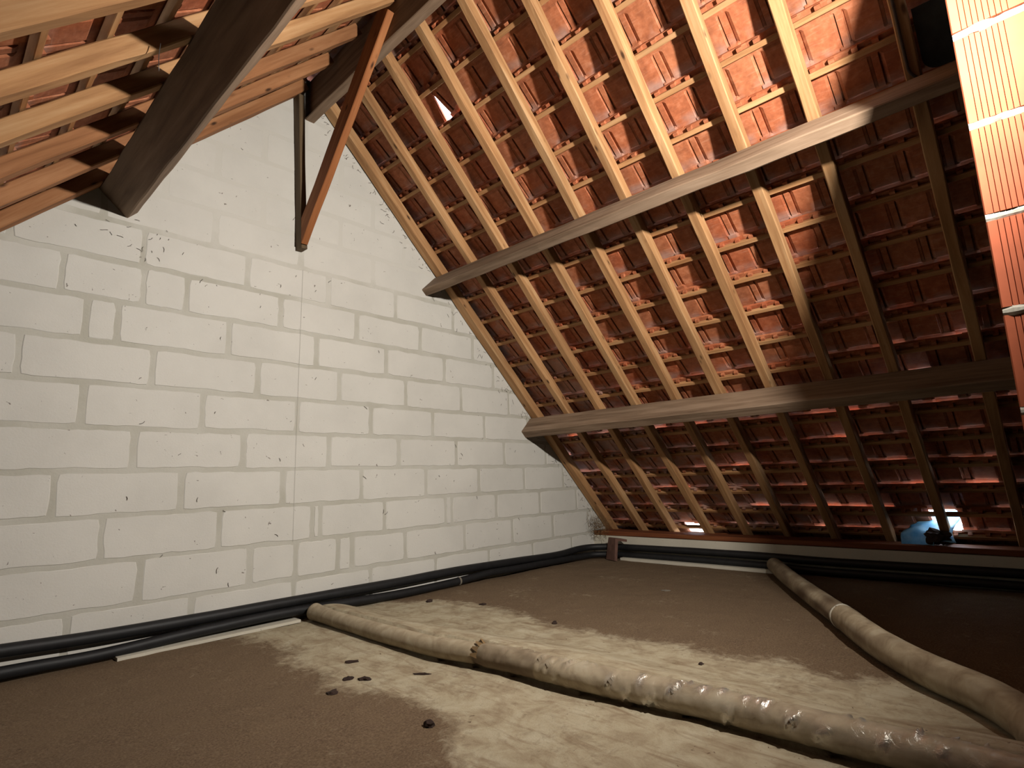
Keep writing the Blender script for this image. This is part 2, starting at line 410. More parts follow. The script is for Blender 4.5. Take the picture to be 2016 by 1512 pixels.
def slab(name, lo_, hi_, mat, label, cat, parent=None):
    o = link(name, mesh(name, *box_vf(lo_, hi_), mat), parent); tag(o, label, cat, kind='structure'); return o
slab('wall_right', (4.33, -2.4, -0.05), (4.95, YW+.01, 0.186), M_KNEE, 'low white knee wall under the eaves on the right', 'wall')
slab('wall_left', (-1.9, -2.4, -0.05), (-1.31, YW+.01, 0.186), M_KNEE, 'low knee wall under the eaves on the left', 'wall')
def wall_front():
    base = roofclip([(-1.9, -0.05), (4.95, -0.05), (4.95, 3.6), (-1.9, 3.6)], 0.088)
    n = len(base); vs = [(x, -2.4, z) for x, z in base]+[(x, -2.55, z) for x, z in base]
    fs = [tuple(range(n)), tuple(range(2*n-1, n-1, -1))]+[(i, i+n, (i+1) % n+n, (i+1) % n) for i in range(n)]
    tag(link('wall_front', mesh('wall_front', vs, fs, M_GREY)), 'plain grey gable wall behind the viewer', 'wall', kind='structure')
wall_front()

# ------------------------------------------------------------------ setting: roof slopes (tiles, battens)
def tile_mesh(name, mirror):
    prof = [(0, .014), (.0105, .014), (.012, 0), (.036, 0), (.037, .012), (.0415, .012), (.043, .007), (.055, 0), (.154, 0), (.157, .003), (.166, .006)]
    st = [(-.044, 'h'), (0.016, 'h'), (0.027, 'p'), (0.150, 'p'), (0.157, 't'), (0.209, 't')]
    vs = []; fs = []; n = len(prof)
    for v, kd in st:
        for i, (u, w) in enumerate(prof):
            ww = w
            if kd == 'h': ww = .004
            if kd == 't': ww = -.003 if i < 7 else (0.0015)
            vs.append((v, (u if mirror else -u), ww))
    for a in range(len(st)-1):
        for i in range(n-1):
            q = (a*n+i, a*n+i+1, (a+1)*n+i+1, (a+1)*n+i); fs.append(q if not mirror else q[::-1])
    b0 = len(vs)
    for v in (-.044, .209):
        for u in (0, .166): vs.append((v, (u if mirror else -u), .021 if u == 0 else .019))
    q = [(b0, b0+2, b0+3, b0+1)]
    L = len(st)-1
    q += [tuple([b0]+[b0+1]+[i for i in range(n-1, -1, -1)])]
    q += [tuple([b0+2]+[L*n+i for i in range(n)]+[b0+3])]
    q += [tuple([b0]+[a*n for a in range(len(st))]+[b0+2])]
    q += [tuple([b0+1, b0+3]+[a*n+n-1 for a in range(len(st)-1, -1, -1)])]
    fs += [x if not mirror else x[::-1] for x in q]
    for u in (.03, .115):                     # hanging nibs behind the batten
        lo_, hi_ = (-.043, -(u+.022), -.016), (-.026, -u, .004)
        if mirror: lo_, hi_ = (-.043, u, -.016), (-.026, u+.022, .004)
        bv, bf = box_vf(lo_, hi_); o = len(vs); vs += bv; fs += [tuple(i+o for i in f) for f in bf]
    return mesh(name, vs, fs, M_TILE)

def cam_uv(p):
    d = p-camo.matrix_world.translation; z = d.dot(fwd)
    if z < 0.05: return None
    return (1008+FPX*d.dot(right)/z, 756-FPX*d.dot(up)/z, z)

def build_slope(side):
    R_ = side == 'R'
    S, N, PF = (SR, NR, RP) if R_ else (SL, NL, LP)
    root = empty('ceiling', (XA, 0, ZA))
    tag(root, ('right roof slope of red clay tiles on battens seen from below' if R_ else 'left roof slope of red clay tiles on battens behind its rafters'), 'roof slope', kind='structure')
    pass
    tm = tile_mesh('tile', False)
    cand = []
    kmax = 19
    for k in range(-1, kmax+1):
        s = S0+GAUGE*k
        off = (0.677 if k % 2 == 0 else 0.7555)+0.038
        n0 = int((-2.5-off)/PITCHW)
        for n in range(n0, n0+40):
            y = off+PITCHW*n
            if y > YW+0.2 or y < -2.45: continue
            cand.append((k, s, y))
    # pillar passes through the slope
    items = []
    for k, s, y in cand:
        c = PF(s+0.08, y-0.08, 0.09); uv = cam_uv(c); vis = 0
        if uv and -40 < uv[0] < 2056 and -40 < uv[1] < 1552: vis = 1/(uv[2]**2)*abs(N.dot((c-camo.matrix_world.translation).normalized()))
        if R_ and 1.92 < c.x < 2.33 and -0.5 < c.y < 0.05: continue
        if R_ and vis and c.y < 0.02*c.x: vis *= 0.01
        if not R_ and (c.y < 1.25): vis = 0
        items.append((vis, k, s, y))
    items.sort(key=lambda t: -t[0])
    rest_v = []; rest_f = []
    tv = [v.co.copy() for v in tm.vertices]; tf = [tuple(p.vertices) for p in tm.polygons]
    for idx, (vis, k, s, y) in enumerate(items):
        lift = 0.0
        if R_ and k == 18 and abs(y-0.715) < 0.05: y += 0.07; lift = 0.012   # two tiles slid apart leave the hole by the eaves
        elif R_ and k == 18 and abs(y-0.558) < 0.05: y -= 0.085; lift = 0.012
        if R_ and k == 19 and 2.28 < y < 2.42: continue                      # missing tile leaves a bright slot at the eaves
        gap = 0.0032+0.0022*rnd.random()+(0.016*rnd.random()**3 if k >= 11 else 0.002*rnd.random()**4)
        T = 0.0225+gap
        tilt = math.atan2(T, GAUGE)
        ds, dy, tw = rnd.uniform(-.003, .003), rnd.uniform(-.0012, .0012), rnd.uniform(-.006, .006)
        if R_ and k == 1 and 2.30 < y < 2.44: tw = 0.0
        x = S*math.cos(tilt)+N*math.sin(tilt); z = -S*math.sin(tilt)+N*math.cos(tilt)
        yv = Vector((0, 1, 0))
        if not R_:                            # keep a right-handed frame on the other slope
            yv = Vector((0, 1, 0))
        m = Matrix((x, yv, z)).transposed().to_4x4()
        if m.determinant() < 0: m = m @ Matrix.Scale(-1, 4, (0, 1, 0)); 
        m = m @ Matrix.Rotation(tw, 4, 'Z')
        p = PF(s+ds, y+dy, 0.0915)
        if m.to_3x3().col[1].y < 0: p.y -= PITCHW
        m.translation = p+N*lift
        if R_ and k == 1 and abs(y-2.52) < 0.03: m = m @ Matrix.Rotation(math.radians(8.0), 4, 'Z')      # two tiles slipped apart let daylight in
        if R_ and k == 1 and abs(y-2.363) < 0.03: m = Matrix.Translation(NR*0.008) @ m @ Matrix.Rotation(math.radians(-13.0), 4, 'Z')
        if idx < 300 and vis > 0:
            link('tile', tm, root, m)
        else:
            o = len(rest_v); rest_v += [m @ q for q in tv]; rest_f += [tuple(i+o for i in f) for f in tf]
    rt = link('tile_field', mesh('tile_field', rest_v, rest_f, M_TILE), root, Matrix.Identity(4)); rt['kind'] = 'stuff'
    for k in range(-1, kmax+1):
        s = S0+GAUGE*k-0.012+rnd.uniform(-.003, .003)
        segs = [(-2.38, YW+0.15)]
        if R_ and 1.94 < RP(s, 0, .08).x < 2.40: segs = [(-2.38, -0.47), (0.05, YW+0.15)]
        for a, b in segs:
            beam('batten', PF(s, a, 0.0775), PF(s+rnd.uniform(-.003, .003), b, 0.0775), S, 0.024, 0.025, M_BATTEN, root, seg=0.3, ch=0.002, jit=0.001, seed=k+(50 if R_ else 0))
    return root
ceil_r = build_slope('R'); ceil_l = build_slope('L')

# unseen ridge capping and dark verge strips, both added to block daylight leaks
def ridge_cap():
    root = empty('ridge_capping', (XA, 0, ZA))
    tag(root, 'unseen half-round clay ridge tiles added to stop light leaks above the ridge beam', 'ridge tile')
    y = -2.5
    i = 0
    while y < YW+0.2:
        vs = []; fs = []
        for yy in (y, y+0.36):
            for r in (0.20, 0.185):
                for q in range(9):
                    a = math.pi*q/8; vs.append((XA+math.cos(a)*r, yy, ZA-0.012+math.sin(a)*r*0.8))
        for q in range(8):
            fs += [(q, q+1, q+19, q+18), (q+10, q+9, q+27, q+28), (q+1, q, q+9, q+10), (q+18, q+19, q+28, q+27)]
        fs += [(0, 18, 27, 9), (8, 17, 35, 26)]
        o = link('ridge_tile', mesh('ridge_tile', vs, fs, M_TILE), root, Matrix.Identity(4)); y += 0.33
ridge_cap()
for PF, lab in ((RP, 'right'), (LP, 'left')):
    o = beam('verge_sky_block', PF(-0.05, YW+0.055, 0.052), PF(4.45, YW+0.055, 0.052), (0, 1, 0), 0.10, 0.078, M_PLATE, seg=0.5)
    tag(o, 'dark board added to block sky leaks over the gable wall along the %s slope' % lab, 'board')

# ------------------------------------------------------------------ timbers
ORD = ['first', 'second', 'third', 'fourth', 'fifth', 'sixth', 'seventh', 'eighth', 'ninth', 'tenth', 'eleventh', 'twelfth', 'thirteenth', 'fourteenth', 'fifteenth', 'sixteenth']
RY = [3.04, 2.725, 2.417, 2.107, 1.79, 1.478, 1.165, 0.829, 0.524, 0.163, -0.60, -0.92, -1.24, -1.56, -1.88, -2.2]
for i, y in enumerate(RY):
    s0 = 0.075
    ww = 0.078 if i == 0 else 0.05
    o = beam('rafter', RP(s0, y+ww/2, 0.0325), RP(4.42, y+ww/2+(0 if i == 0 else rnd.uniform(-.006, .006)), 0.0325), (0, 1, 0), ww, 0.064, M_PINE, seed=i, wane=0.012, jit=0.002)
    lab = ('rough pine rafter of the right slope lying against the white gable wall' if i == 0 else
           f'pine rafter on the right roof slope, {ORD[i]} from the white gable wall')
    tag(o, lab, 'rafter', 'rafters of the right roof slope')
LY = [3.05, 2.74, 2.44, 2.13, 1.83, 1.51, 1.20, 0.89, 0.58, 0.27, -0.04, -0.35, -0.66, -0.97, -1.28, -1.59]
for i, y in enumerate(LY):
    ww = 0.068 if i == 0 else 0.05
    o = beam('rafter', LP(0.05, y+ww/2, 0.031), LP(4.0, y+ww/2+(0 if i == 0 else rnd.uniform(-.006, .006)), 0.031), (0, 1, 0), ww, 0.062, M_PINE if i > 2 else M_ORANGE, seed=40+i, wane=0.008, jit=0.002)
    lab = ('orange-brown rafter of the left slope lying on top of the gable wall edge' if i == 0 else
           f'pine rafter on the left roof slope, {ORD[i]} from the white gable wall')
    tag(o, lab, 'rafter', 'rafters of the left roof slope')

def purlin(label, lx, lz, slope, wid, depth, mat, sag, seed):
    """lx,lz: inner corner nearest the ridge side at the wall, relative to the eye"""
    S, N = (SR, NR) if slope == 'R' else (SL, NL)
    c = V(lx, 0, lz+ZC)
    if slope == 'R': ctr = c+S*(wid/2)+N*(depth/2)
    else: ctr = c-S*(wid/2)+N*(depth/2)
    a = ctr.copy(); a.y = YW+0.12; b = ctr.copy(); b.y = -2.4
    o = beam('purlin', a, b, S, wid, depth, mat, seed=seed, sag=sag, jit=0.0025, ch=0.005)
    tag(o, label, 'purlin', 'purlins carrying the rafters'); return o
purlin('long grey-brown purlin crossing the middle of the right roof slope', 2.40, 1.361, 'R', 0.058, 0.168, M_PINE2, 0.016, 70)
purlin('lower grey-brown purlin of the right roof slope, nearest the eaves', 3.405, 0.372, 'R', 0.070, 0.168, M_PINE2, 0.0, 71)
purlin('dark thick purlin under the left roof slope in front of the gable wall', 0.60, 1.318, 'L', 0.066, 0.166, M_PINE2, 0.0, 72)

o = beam('ridge_beam', (1.5205, YW+0.1, 2.395+ZC), (1.5205, -2.4, 2.395+ZC), (1, 0, 0), 0.061, 0.238, M_PINE2, seed=73, jit=0.002)
tag(o, 'dark ridge beam with a pale underside running along the roof peak', 'beam')
o = beam('post', (1.475, YW-0.036, 1.39+ZC), (1.430, YW-0.036, 2.38+ZC), (1, 0, 0), 0.038, 0.07, M_DARKWOOD, seed=74)
tag(o, 'dark upright wooden post fixed to the gable wall under the ridge', 'post')
BV = V(0, -0.88, 0.97).normalized(); BN = V(0, 0.97, 0.88).normalized()
a = V(1.47, 3.04, 1.41+ZC)+BN*0.059; b = V(1.47, 2.15, 1.41+0.89*0.97/0.88+ZC)+BN*0.059
def brace():
    m, L = frame(a, b, (1, 0, 0)); me = beam_mesh('brace', L, 0.040, 0.118, M_BRACE, seed=75)
    # cut the foot flush with the wall
    for v in me.vertices:
        w = m @ v.co
        if w.y > YW-0.073:
            t = (w.y-(YW-0.073))/BV.y; v.co.x -= t*1.0
    o = link('brace', me, None, m)
    tag(o, 'orange wooden diagonal brace rising from the wall post to the ridge beam', 'brace')
brace()
o = beam('wall_plate', (4.43, YW+0.0, 0.186+0.02), (4.43, -2.4, 0.186+0.02), (1, 0, 0), 0.19, 0.036, M_PLATE, seed=76, jit=0.002)
tag(o, 'reddish brown wooden wall plate lying on the low right knee wall', 'plank')
o = beam('wall_plate', (-1.41, YW+0.0, 0.206), (-1.41, -2.4, 0.206), (1, 0, 0), 0.19, 0.036, M_PLATE, seed=77)
tag(o, 'wooden wall plate lying on the low left knee wall', 'plank')
# eaves boards closing the rafter feet
def eaves(x, sgn):
    z1 = (ZA-math.tan(THR if sgn > 0 else THL)*abs(x-XA))+0.11
    o = link('eaves_board', mesh('eaves_board', *box_vf((x, -2.4, 0.12), (x+0.02, YW+.1, z1)), M_PLATE))
    tag(o, 'dark board closing the %s eaves behind the rafter feet' % ('right' if sgn > 0 else 'left'), 'board')
eaves(4.64, 1); eaves(-1.62, -1)

# ------------------------------------------------------------------ brick pillar
def pillar():
    X0, X1, Y1, Y0 = 1.98, 2.34, 0.0455, -0.47
    root = empty('brick_pillar', (X0, Y1, 0))
    tag(root, 'orange ribbed hollow-brick pillar with pale mortar joints at the right edge', 'pillar')
    core = link('mortar_core', mesh('mortar_core', *box_vf((X0+.012, Y0+.012, 0), (X1-.012, Y1-.012, 2.5)), M_MORTAR), root, Matrix.Identity(4))
    js = [1.194+.267*2, 1.194+.267, 1.194, 0.914, 0.645, 0.386, 0.125, -0.14, -0.405, -0.67]
    js = [j*1.98/1.92+ZC for j in js]
    for q, (zt, zb) in enumerate(zip(js, js[1:])):
        zb += 0.011; zt -= 0.011
        jig = rnd.uniform(-.003, .003)
        # plan outline with ribbed -X face, grooves 13 mm apart
        off = rnd.uniform(-.002, .002)
        ys = [Y1]
        pl = [(X0+jig, Y1-0.003), (X0+jig+.003, Y1)]
        face = []
        y = Y1-0.003; face.append((X0+jig, y))
        g = Y1-0.022+off
        for grp in (8 if q % 2 == 0 else 9, 8, 8):
            for _ in range(grp):
                face += [(X0+jig, g+.0011), (X0+jig+.0032, g+.0006), (X0+jig+.0032, g-.0006), (X0+jig, g-.0011)]; g -= 0.0128
            g -= 0.034
            if g < Y0+0.12: break
        face.append((X0+jig, Y0+.003))
        out = [(X1, Y1), (X0+jig+.003, Y1)]+face+[(X0+jig+.003, Y0), (X1, Y0)]
        n = len(out); vs = [(x, yy, zb) for x, yy in out]+[(x, yy, zt) for x, yy in out]
        fs = [tuple(range(n-1, -1, -1)), tuple(range(n, 2*n))]+[(i, (i+1) % n, (i+1) % n+n, i+n) for i in range(n)]
        link('brick', mesh('brick', vs, fs, M_BRICK), root, Matrix.Identity(4))
    for j in js[:-1]:                          # squeezed-out mortar
        vs = []; fs = []; n = 44; m_ = 6
        for i in range(n+1):
            y = Y1-.001+(Y0-Y1)*i/n
            hh = 0.0125+0.008*nz((y*20, j*9, 0), 1.3); pr = 0.003+0.009*max(-.6, nz((y*26, j*5, 2), 1.2)); zc = j+0.003*nz((y*9, j*7, 4), 1)
            for k in range(m_):
                a_ = -math.pi/2+math.pi*k/(m_-1)
                vs.append((X0+.012-(.012+pr)*math.cos(a_)**0.7 if abs(math.cos(a_)) > 1e-6 else X0+.012, y, zc+hh*math.sin(a_)+0.0015*nz((y*90, k*3, j), 1)))
        for i in range(n):
            for k in range(m_-1):
                q = i*m_+k; fs.append((q, q+1, q+m_+1, q+m_))
        fs.append(tuple(range(m_)))
        link('mortar_joint', mesh('mortar_joint', vs, fs, M_MORTAR), root, Matrix.Identity(4))
pillar()

# ------------------------------------------------------------------ black insulated pipes along the walls
def pipe(name, zs, zr, r, inset, label, bulge):
    pts = [V(x, YW-inset, z+ZC) for x, z in zs]
    pts += [V(4.02, YW-inset-.012, zr+ZC-.004), V(4.17, YW-inset-.06, zr+ZC), V(4.33-inset-.02, YW-.24, zr+ZC), V(4.33-inset, YW-.42, zr+ZC)]
    pts += [V(4.33-inset, y, zr+ZC+dz) for y, dz in ((2.2, .004), (1.6, .003), (1.2, -.004), (0.6, .0), (-0.3, .003), (-1.2, 0), (-2.3, 0))]
    path = smooth_path(pts, 0.03)
    m = tube(name, path, lambda s, a_: r*(1+0.05*nz((s*3, math.cos(a_), math.sin(a_)), 1.2, bulge)), M_BLACK, 12)
    return tag(link(name, m), label, 'pipe', 'black insulated pipes along the wall base')
p1 = pipe('insulated_pipe', [(-1.28,-.55),(-.5,-.575),(.30,-.603),(.62,-.615),(1.03,-.62),(1.46,-.619),(2.14,-.622),(2.65,-.618),(3.2,-.628),(3.75,-.640)], -.620, .027, .030, 'upper black foam-insulated pipe running along the base of the white walls', 1)
p2 = pipe('insulated_pipe', [(-1.28,-.66),(-.5,-.675),(.30,-.681),(.62,-.688),(1.03,-.672),(1.46,-.668),(2.14,-.690),(2.65,-.686),(2.95,-.672),(3.2,-.678),(3.75,-.684)], -.682, .025, .050, 'lower black foam-insulated pipe sagging towards the floor along the walls', 2)
def band(path_pt, axis, r, parent):
    pts = [Vector(path_pt)-Vector(axis).normalized()*.006, Vector(path_pt)+Vector(axis).normalized()*.006]
    link('tape_band', tube('tape_band', pts, r, M_GREY, 14), parent, Matrix.Identity(4))['label'] = 'grey tape band around the pipe'
band((2.66, YW-.050, -.6863+ZC), (1, 0, -.01), .028, p2)
slab('baseboard_back', (0.68, 3.02, 0.0), (1.50, YW+.003, 0.014), M_KNEE, 'pale plaster fillet along the foot of the gable wall under the pipes', 'plaster strip')
slab('baseboard_right', (4.215, 1.40, 0.0), (4.332, 2.78, 0.022), M_KNEE, 'pale strip along the foot of the right knee wall under the pipes', 'plaster strip')

# ------------------------------------------------------------------ ducts on the floor
def duct1():
    path = smooth_path([V(x, y, 0.054-0.012*min(1, max(0, (y-1.7)/0.3))) for x, y in D1], 0.0075)
    L = 0; ss = [0]
    for p, q in zip(path, path[1:]): L += (q-p).length; ss.append(L)
    yat = [p.y for p in path]
    root = empty('foil_duct', (D1[0][0], D1[0][1], 0))
    tag(root, 'dusty crumpled foil-wrapped duct on the floor under the ridge line', 'duct')
    wr = random.Random(3)
    creases = [(wr.uniform(0.02, 0.05)*0+1.42+0.034*i+wr.uniform(-.02, .02), wr.uniform(-.6, 2.6), wr.uniform(.25, .7), wr.uniform(.005, .012)) for i in range(80)]
    def rad(s, a_):
        r = 0.044
        foil = min(1, max(0, (s-1.36)/0.12))
        r += 0.0018*nz((s*6, math.cos(a_)*1.4, math.sin(a_)*1.4), 1, 1)
        for cs, ca, cw, cd in creases:
            d = (s-cs-0.012*math.sin(3*(a_-ca)))
            if abs(d) < 0.03:
                k = math.exp(-(((a_-ca+math.pi) % (2*math.pi)-math.pi)/cw)**2)
                r += foil*cd*k*(math.exp(-(d/.005)**2)-0.8*math.exp(-((d-.010)/.006)**2))
        r += foil*(0.005*(0.35-abs(nz((s*22, math.cos(a_)*2.2, math.sin(a_)*2.2), 1, 2)))+0.0016*nz((s*60, math.cos(a_)*7, math.sin(a_)*7), 1, 4))
        return r
    def attrs(m, pth, s0, nseg):
        g, sh = [], []
        s = s0
        for i, p in enumerate(pth):
            if i: s += (p-pth[i-1]).length
            for k in range(nseg):
                a_ = 2*math.pi*k/nseg
                foil = min(1, max(0, (s-1.50)/0.5))
                patch = 0.5+0.7*nz((s*7, math.cos(a_)*2, math.sin(a_)*2), 1, 6)
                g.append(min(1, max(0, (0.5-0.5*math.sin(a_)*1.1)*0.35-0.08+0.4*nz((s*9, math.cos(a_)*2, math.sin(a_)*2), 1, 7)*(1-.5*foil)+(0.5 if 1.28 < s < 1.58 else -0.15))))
                cr_ = 0.0
                for cs, ca, cw, cd in creases:
                    if abs(s-cs) < 0.02: cr_ = max(cr_, math.exp(-(((a_-ca+math.pi) % (2*math.pi)-math.pi)/cw)**2)*math.exp(-((s-cs)/.012)**2))
                sh.append(min(0.95, max(0.0, foil*(0.02+patch*0.30+0.9*cr_))))
        at = m.attributes.new('grime', 'FLOAT', 'POINT'); at.data.foreach_set('value', g)
        at = m.attributes.new('shine', 'FLOAT', 'POINT'); at.data.foreach_set('value', sh)
    # three lengths: dust-covered, torn collar, foil
    def part(name, sa, sb, k, label):
        idx = [i for i, s in enumerate(ss) if sa <= s <= sb]; pth = [path[i] for i in idx]
        s0 = ss[idx[0]]
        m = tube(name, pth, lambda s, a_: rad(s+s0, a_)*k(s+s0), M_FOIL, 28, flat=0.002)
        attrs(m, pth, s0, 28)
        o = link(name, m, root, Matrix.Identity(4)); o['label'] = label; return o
    part('covered_duct', 0, 1.335, lambda s: 0.90+0.12*math.exp(-(s/.06)**2)-0.35*max(0, (s-1.27)/.065) , 'dust-covered smooth length of the duct')
    part('foil_wrap', 1.29, 9, lambda s: min(1, 0.80+(s-1.29)*4) if s < 1.34 else 1.0, 'crumpled shiny foil length of the duct')
    # torn collar flaps
    pc = path[min(range(len(ss)), key=lambda i: abs(ss[i]-1.325))]
    for i in range(7):
        a_ = -0.3+i*0.55
        n_ = V(math.cos(a_), 0, math.sin(a_)); t_ = V(0.05, 1, 0).normalized()
        c = pc+n_*0.036; w_ = n_.cross(t_)*0.013; tip = c+t_*0.035+n_*(0.012+.006*rnd.random())
        vs = [c-w_, c+w_, tip+w_*0.4, tip-w_*0.2]; vs += [v-n_*0.0015 for v in vs]
        fs = [(0,1,2,3),(7,6,5,4),(0,4,5,1),(1,5,6,2),(2,6,7,3),(3,7,4,0)]
        link('torn_flap', mesh('torn_flap', vs, fs, M_STRAW), root, Matrix.Identity(4))
duct1()
def duct2():
    pts = [(4.235,1.52),(3.80,1.285),(3.40,1.055),(3.13,0.893),(2.90,0.755),(2.594,0.577),(2.354,0.395),(2.19,0.232),(2.05,0.140),(1.93,0.095),(1.83,0.0),(1.80,-0.2),(1.82,-0.7)]
    path = smooth_path([V(x, y, 0.056) for x, y in pts], 0.012)
    ss = [0]
    for p, q in zip(path, path[1:]): ss.append(ss[-1]+(q-p).length)
    root = empty('wrapped_duct', (4.2, 1.5, 0))
    tag(root, 'thick dusty wrapped duct curving over the floor from the eaves towards the brick pillar', 'duct')
    sj = min(range(len(path)), key=lambda i: (path[i]-V(2.93, .773, .056)).length); J = ss[sj]
    def part(name, sa, sb, r, label):
        idx = [i for i, s in enumerate(ss) if sa <= s <= sb]; pth = [path[i] for i in idx]; s0 = ss[idx[0]]
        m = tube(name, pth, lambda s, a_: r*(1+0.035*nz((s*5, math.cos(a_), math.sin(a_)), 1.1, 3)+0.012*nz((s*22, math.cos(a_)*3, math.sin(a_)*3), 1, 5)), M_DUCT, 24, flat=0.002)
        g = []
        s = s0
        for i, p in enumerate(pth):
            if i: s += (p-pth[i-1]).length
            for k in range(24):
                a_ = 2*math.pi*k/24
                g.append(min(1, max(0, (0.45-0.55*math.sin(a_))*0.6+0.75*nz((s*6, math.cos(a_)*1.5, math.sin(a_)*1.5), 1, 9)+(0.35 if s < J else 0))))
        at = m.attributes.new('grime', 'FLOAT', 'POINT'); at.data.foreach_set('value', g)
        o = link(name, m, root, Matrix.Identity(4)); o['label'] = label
    part('far_length', 0, J+.01, 0.051, 'browner far length of the duct'); part('near_length', J-.005, 99, 0.0555, 'paler near length of the duct')
    t_ = (path[sj+1]-path[sj-1]).normalized()
    o = link('joint_band', tube('joint_band', [path[sj]-t_*.016, path[sj]-t_*.006, path[sj]+t_*.006], lambda s, a_: 0.0565+.001*math.sin(5*a_), M_KNEE, 26, flat=0.002), root, Matrix.Identity(4))
    o['label'] = 'whitish tape ring at the joint of the duct'
duct2()

# ------------------------------------------------------------------ small things
def tile_piece():
    vs, fs = box_vf((-0.012, -0.075, 0), (0.016, 0.075, 0.185))
    vs = [(x+0.004*nz((x*40, y*30, z*20), 1), y*(1-0.16*z/0.185)+0.006*nz((y*20, z*20, 3), 1), z+0.008*nz((y*25, 3, z*9), 1)) for x, y, z in vs]
    bv, bf = box_vf((0.0, -0.062, 0.165), (0.10, 0.06, 0.185)); n = len(vs); vs += bv; fs = fs+[tuple(i+n for i in f) for f in bf]
    m = Matrix.Translation((4.17, 2.84, 0.004)) @ Matrix.Rotation(math.radians(-28), 4, 'Z') @ Matrix.Rotation(math.radians(9), 4, 'Y')
    o = link('clay_cap', mesh('clay_cap', vs, fs, M_PIECE), None, m)
    tag(o, 'brown-mauve clay piece standing over the black pipes in the far corner', 'clay piece')
tile_piece()
def straw():
    vs = []; fs = []
    c = V(4.29, 3.03, 0.285); r_ = random.Random(5)
    for i in range(420):
        p = c+V(r_.gauss(0, .05), r_.gauss(0, .05), r_.gauss(0, .05)); d = V(r_.gauss(0, 1), r_.gauss(0, 1), r_.gauss(0, .8)).normalized()*r_.uniform(.02, .07)
        p.y = min(p.y, YW-.01)
        q = p+d; q.y = min(q.y, YW-.004); w = d.cross(V(0.3, 0.5, 0.8)).normalized()*0.0016; w2 = d.cross(w).normalized()*0.0016
        n = len(vs); vs += [p-w, p+w, p+w2, q]; fs += [(n, n+1, n+3), (n+1, n+2, n+3), (n+2, n, n+3), (n, n+2, n+1)]
    o = link('straw_clump', mesh('straw_clump', vs, fs, M_STRAW)); tag(o, 'clump of dry straw stuffed in the corner where rafters meet gable wall', 'straw', kind='stuff')
straw()
# dark panel standing in for the shaded tile gap beside the pillar and the cable that loops under it
def tile_gap_shade():
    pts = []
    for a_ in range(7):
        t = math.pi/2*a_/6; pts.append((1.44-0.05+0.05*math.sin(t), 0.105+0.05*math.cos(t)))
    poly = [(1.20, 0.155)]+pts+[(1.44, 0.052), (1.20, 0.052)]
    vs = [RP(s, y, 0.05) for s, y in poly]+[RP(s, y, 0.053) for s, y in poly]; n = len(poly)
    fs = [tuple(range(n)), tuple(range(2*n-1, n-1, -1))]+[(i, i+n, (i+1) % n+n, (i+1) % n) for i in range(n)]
    o = link('shade_panel', mesh('shade_panel', vs, fs, M_SHADE)); tag(o, 'dark grey panel standing in for the shaded tile gap between last rafter and brick pillar', 'tile_gap_shade')
tile_gap_shade()
cp_ = smooth_path([RP(.55, .19, -.006), RP(.9, .197, -.006), RP(1.14, .198, -.006), RP(1.34, .199, -.006), RP(1.40, .196, -.006), RP(1.437, .172, -.004), RP(1.4495, .145, 0.01), RP(1.4555, .118, .03), RP(1.45, .085, .05), RP(1.44, .056, .055)], 0.012)
tag(link('cable', tube('cable', cp_, 0.005, M_CABLE, 8)), 'thin grey-brown cable running down a rafter and looping to the brick pillar', 'cable')

# the hole by the eaves: crumpled blue film, dark nest, white vent cap outside
def blue_film():
    vs = []; fs = []; nx, ny = 22, 16
    for j in range(ny+1):
        for i in range(nx+1):
            u, v = i/nx, j/ny
            y = 0.76-0.27*u+0.02*math.sin(6*v); x = 4.36+0.26*v; z = 0.255+0.10*v+0.075*u*v
            if v < 0.28 and u < .55: z -= (0.28-v)*0.42
            p = (x, y, z); z += 0.016*nz(p, 14)+0.009*nz(p, 34)
            vs.append((x+0.008*nz(p, 17, 2), y, z))
    for j in range(ny):
        for i in range(nx):
            q = j*(nx+1)+i; fs.append((q, q+1, q+nx+2, q+nx+1))
    m = mesh('plastic_film', vs, fs, M_SHEET, True)
    o = link('plastic_film', m); md = o.modifiers.new('t', 'SOLIDIFY'); md.thickness = 0.002
    tag(o, 'crumpled pale blue plastic film in the bright hole by the eaves', 'plastic film')
    o = link('nest', chunk('nest', (0.05, 0.06, 0.045), M_DARK, 4, 3)); o.location = (4.40, 0.575, 0.275)
    tag(o, 'dark rounded nest-like lump below the bright hole by the eaves', 'nest')
blue_film()
def vent():
    c = V(4.85, 0.625, 0.335)
    d = (V(0, 0, ZC)-c).normalized()
    o = link('vent_cap', tube('vent_cap', [c, c+d*.012, c+d*.016, c+d*.05], lambda s, a_: .052, M_WHITEPIPE, 24)); tag(o, 'round white vent cap outside the hole by the eaves', 'vent')
vent()

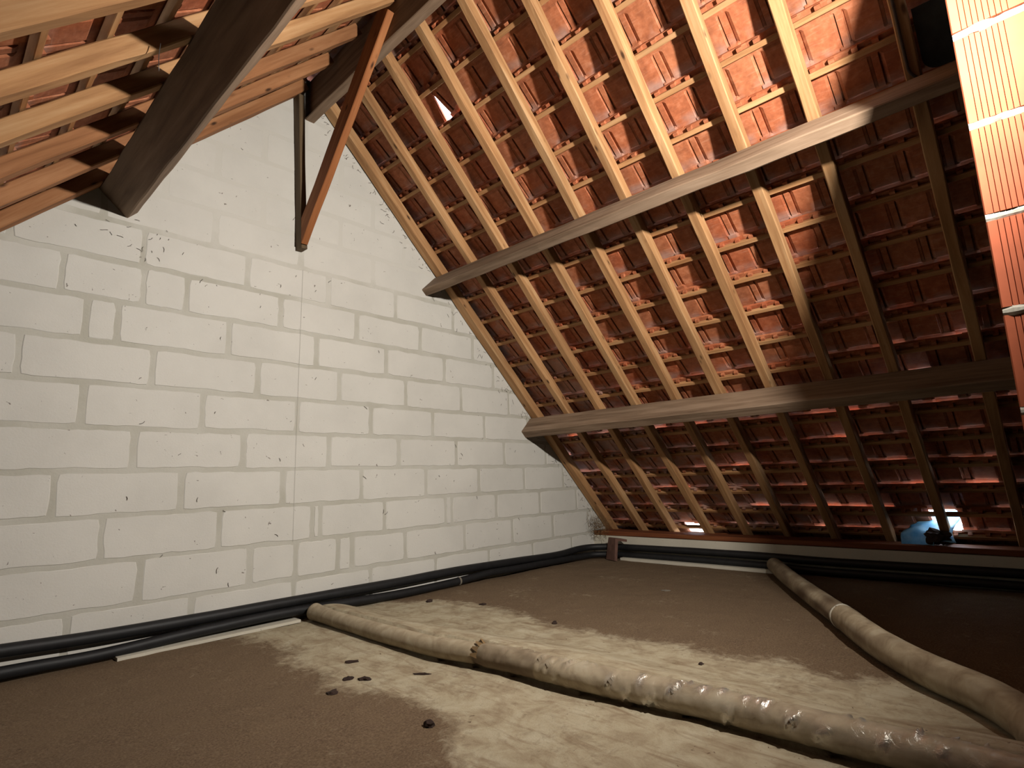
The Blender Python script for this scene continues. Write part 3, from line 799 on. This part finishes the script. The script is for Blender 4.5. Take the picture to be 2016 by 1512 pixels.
# debris lying on the floor
DEB = [((1.27,2.13),'dark flattened debris scrap on the pale dust in front of the foil duct',(.030,.012,.006)),
       ((1.161,1.963),'small brown debris crumb, left of a pair on the pale dust',(.018,.02,.007)),
       ((1.195,1.905),'dark brown debris lump, right of a pair on the pale dust',(.024,.016,.009)),
       ((1.054,1.878),'rusty brown debris crumb at the edge of the brown floor patch',(.02,.022,.006)),
       ((1.362,1.791),'thin dark twig-like scrap lying just before the torn duct collar',(.034,.008,.005)),
       ((1.10,1.412),'brown pebble-like chunk on the edge between brown and pale floor',(.015,.018,.014)),
       ((2.16,2.764),'brown clod on the pale dust near the black pipes',(.028,.018,.010)),
       ((2.295,2.452),'dark clod at the border of the far brown floor patch',(.018,.013,.008)),
       ((2.20,1.85),'dark crumb on the far brown floor patch beyond the duct',(.016,.014,.008)),
       ((2.071,1.044),'tiny dark crumb on the pale dust between the two ducts',(.012,.009,.006)),
       ((3.20,1.80),'small whitish flake on the far brown floor patch',(.03,.02,.004))]
for i, ((x, y), lab, sz) in enumerate(DEB):
    x *= K; y *= K
    o = link('debris', chunk('debris', sz, M_GREY if 'whitish' in lab else M_DARK, i, 2)); o.location = (x, y, floor_z(x, y)+sz[2]*0.35); o.rotation_euler = (0, 0, rnd.uniform(0, 3))
    tag(o, lab, 'debris', 'crumbs of debris on the floor')
# dangling wire on the left slope
w0 = V(0.29, 1.70, 1.06+ZC+.0)
def wire():
    top = LP(1.60, 1.79, -0.004); vs = smooth_path([top, top+V(-.003, -.004, -.05), top+V(-.001, -.01, -.10)], 0.02)
    o = link('wire', tube('wire', vs, 0.0012, M_METAL, 6)); tag(o, 'thin wire dangling from a left slope rafter', 'wire')
wire()

# plumb string against the gable and wisps of old cobweb under the roof edge
def strings():
    pts = smooth_path([V(1.503, YW-.004, 1.28+ZC), V(1.497, YW-.004, .75+ZC), V(1.492, YW-.004, .2+ZC), V(1.490, YW-.004, -.31+ZC)], 0.1)
    tag(link('string', tube('string', pts, 0.0004, M_GREY, 5)), 'thin dark string hanging down the middle of the white gable wall', 'string')
    vs = []; fs = []; r_ = random.Random(11)
    def wisp(p, d, n=5, w=0.0009):
        side = V(-d.z, 0, d.x).normalized()*w
        for i in range(n):
            t = i/(n-1); q = p+d*t+V(-d.z, 0, d.x)*(0.18*math.sin(3*t+p.x*9)); b = len(vs)
            vs.extend([q-side, q+side])
            if i: fs.append((b-2, b-1, b+1, b))
    for i in range(130):
        s = r_.uniform(0.1, 3.9); p = RP(s, YW-.003, -abs(r_.gauss(0, .05))-.006); d = V(r_.gauss(0, 1), 0, r_.gauss(-.5, 1)).normalized()*r_.uniform(.008, .04)
        wisp(p, d)
    for i in range(20):
        p = V(r_.gauss(.68, .09), YW-.003, 1.27+ZC+r_.gauss(-.03, .05)); d = V(r_.gauss(0, 1), 0, r_.gauss(-.5, 1)).normalized()*r_.uniform(.006, .03); wisp(p, d)
    for i in range(40):
        p = V(r_.uniform(.4, 3.6), YW-.003, r_.uniform(-.5, 1.6)+ZC)
        if (p-P0).dot(NR) > -.05 or (p-P0).dot(NL) > -.05: continue
        d = V(r_.gauss(0, .5), 0, -1).normalized()*r_.uniform(.01, .03); wisp(p, d, 4, 0.0011)
    tag(link('cobwebs', mesh('cobwebs', vs, fs, M_DARK)), 'wispy dark cobweb strands clinging to the white gable under the roof edge', 'cobweb', kind='stuff')
strings()
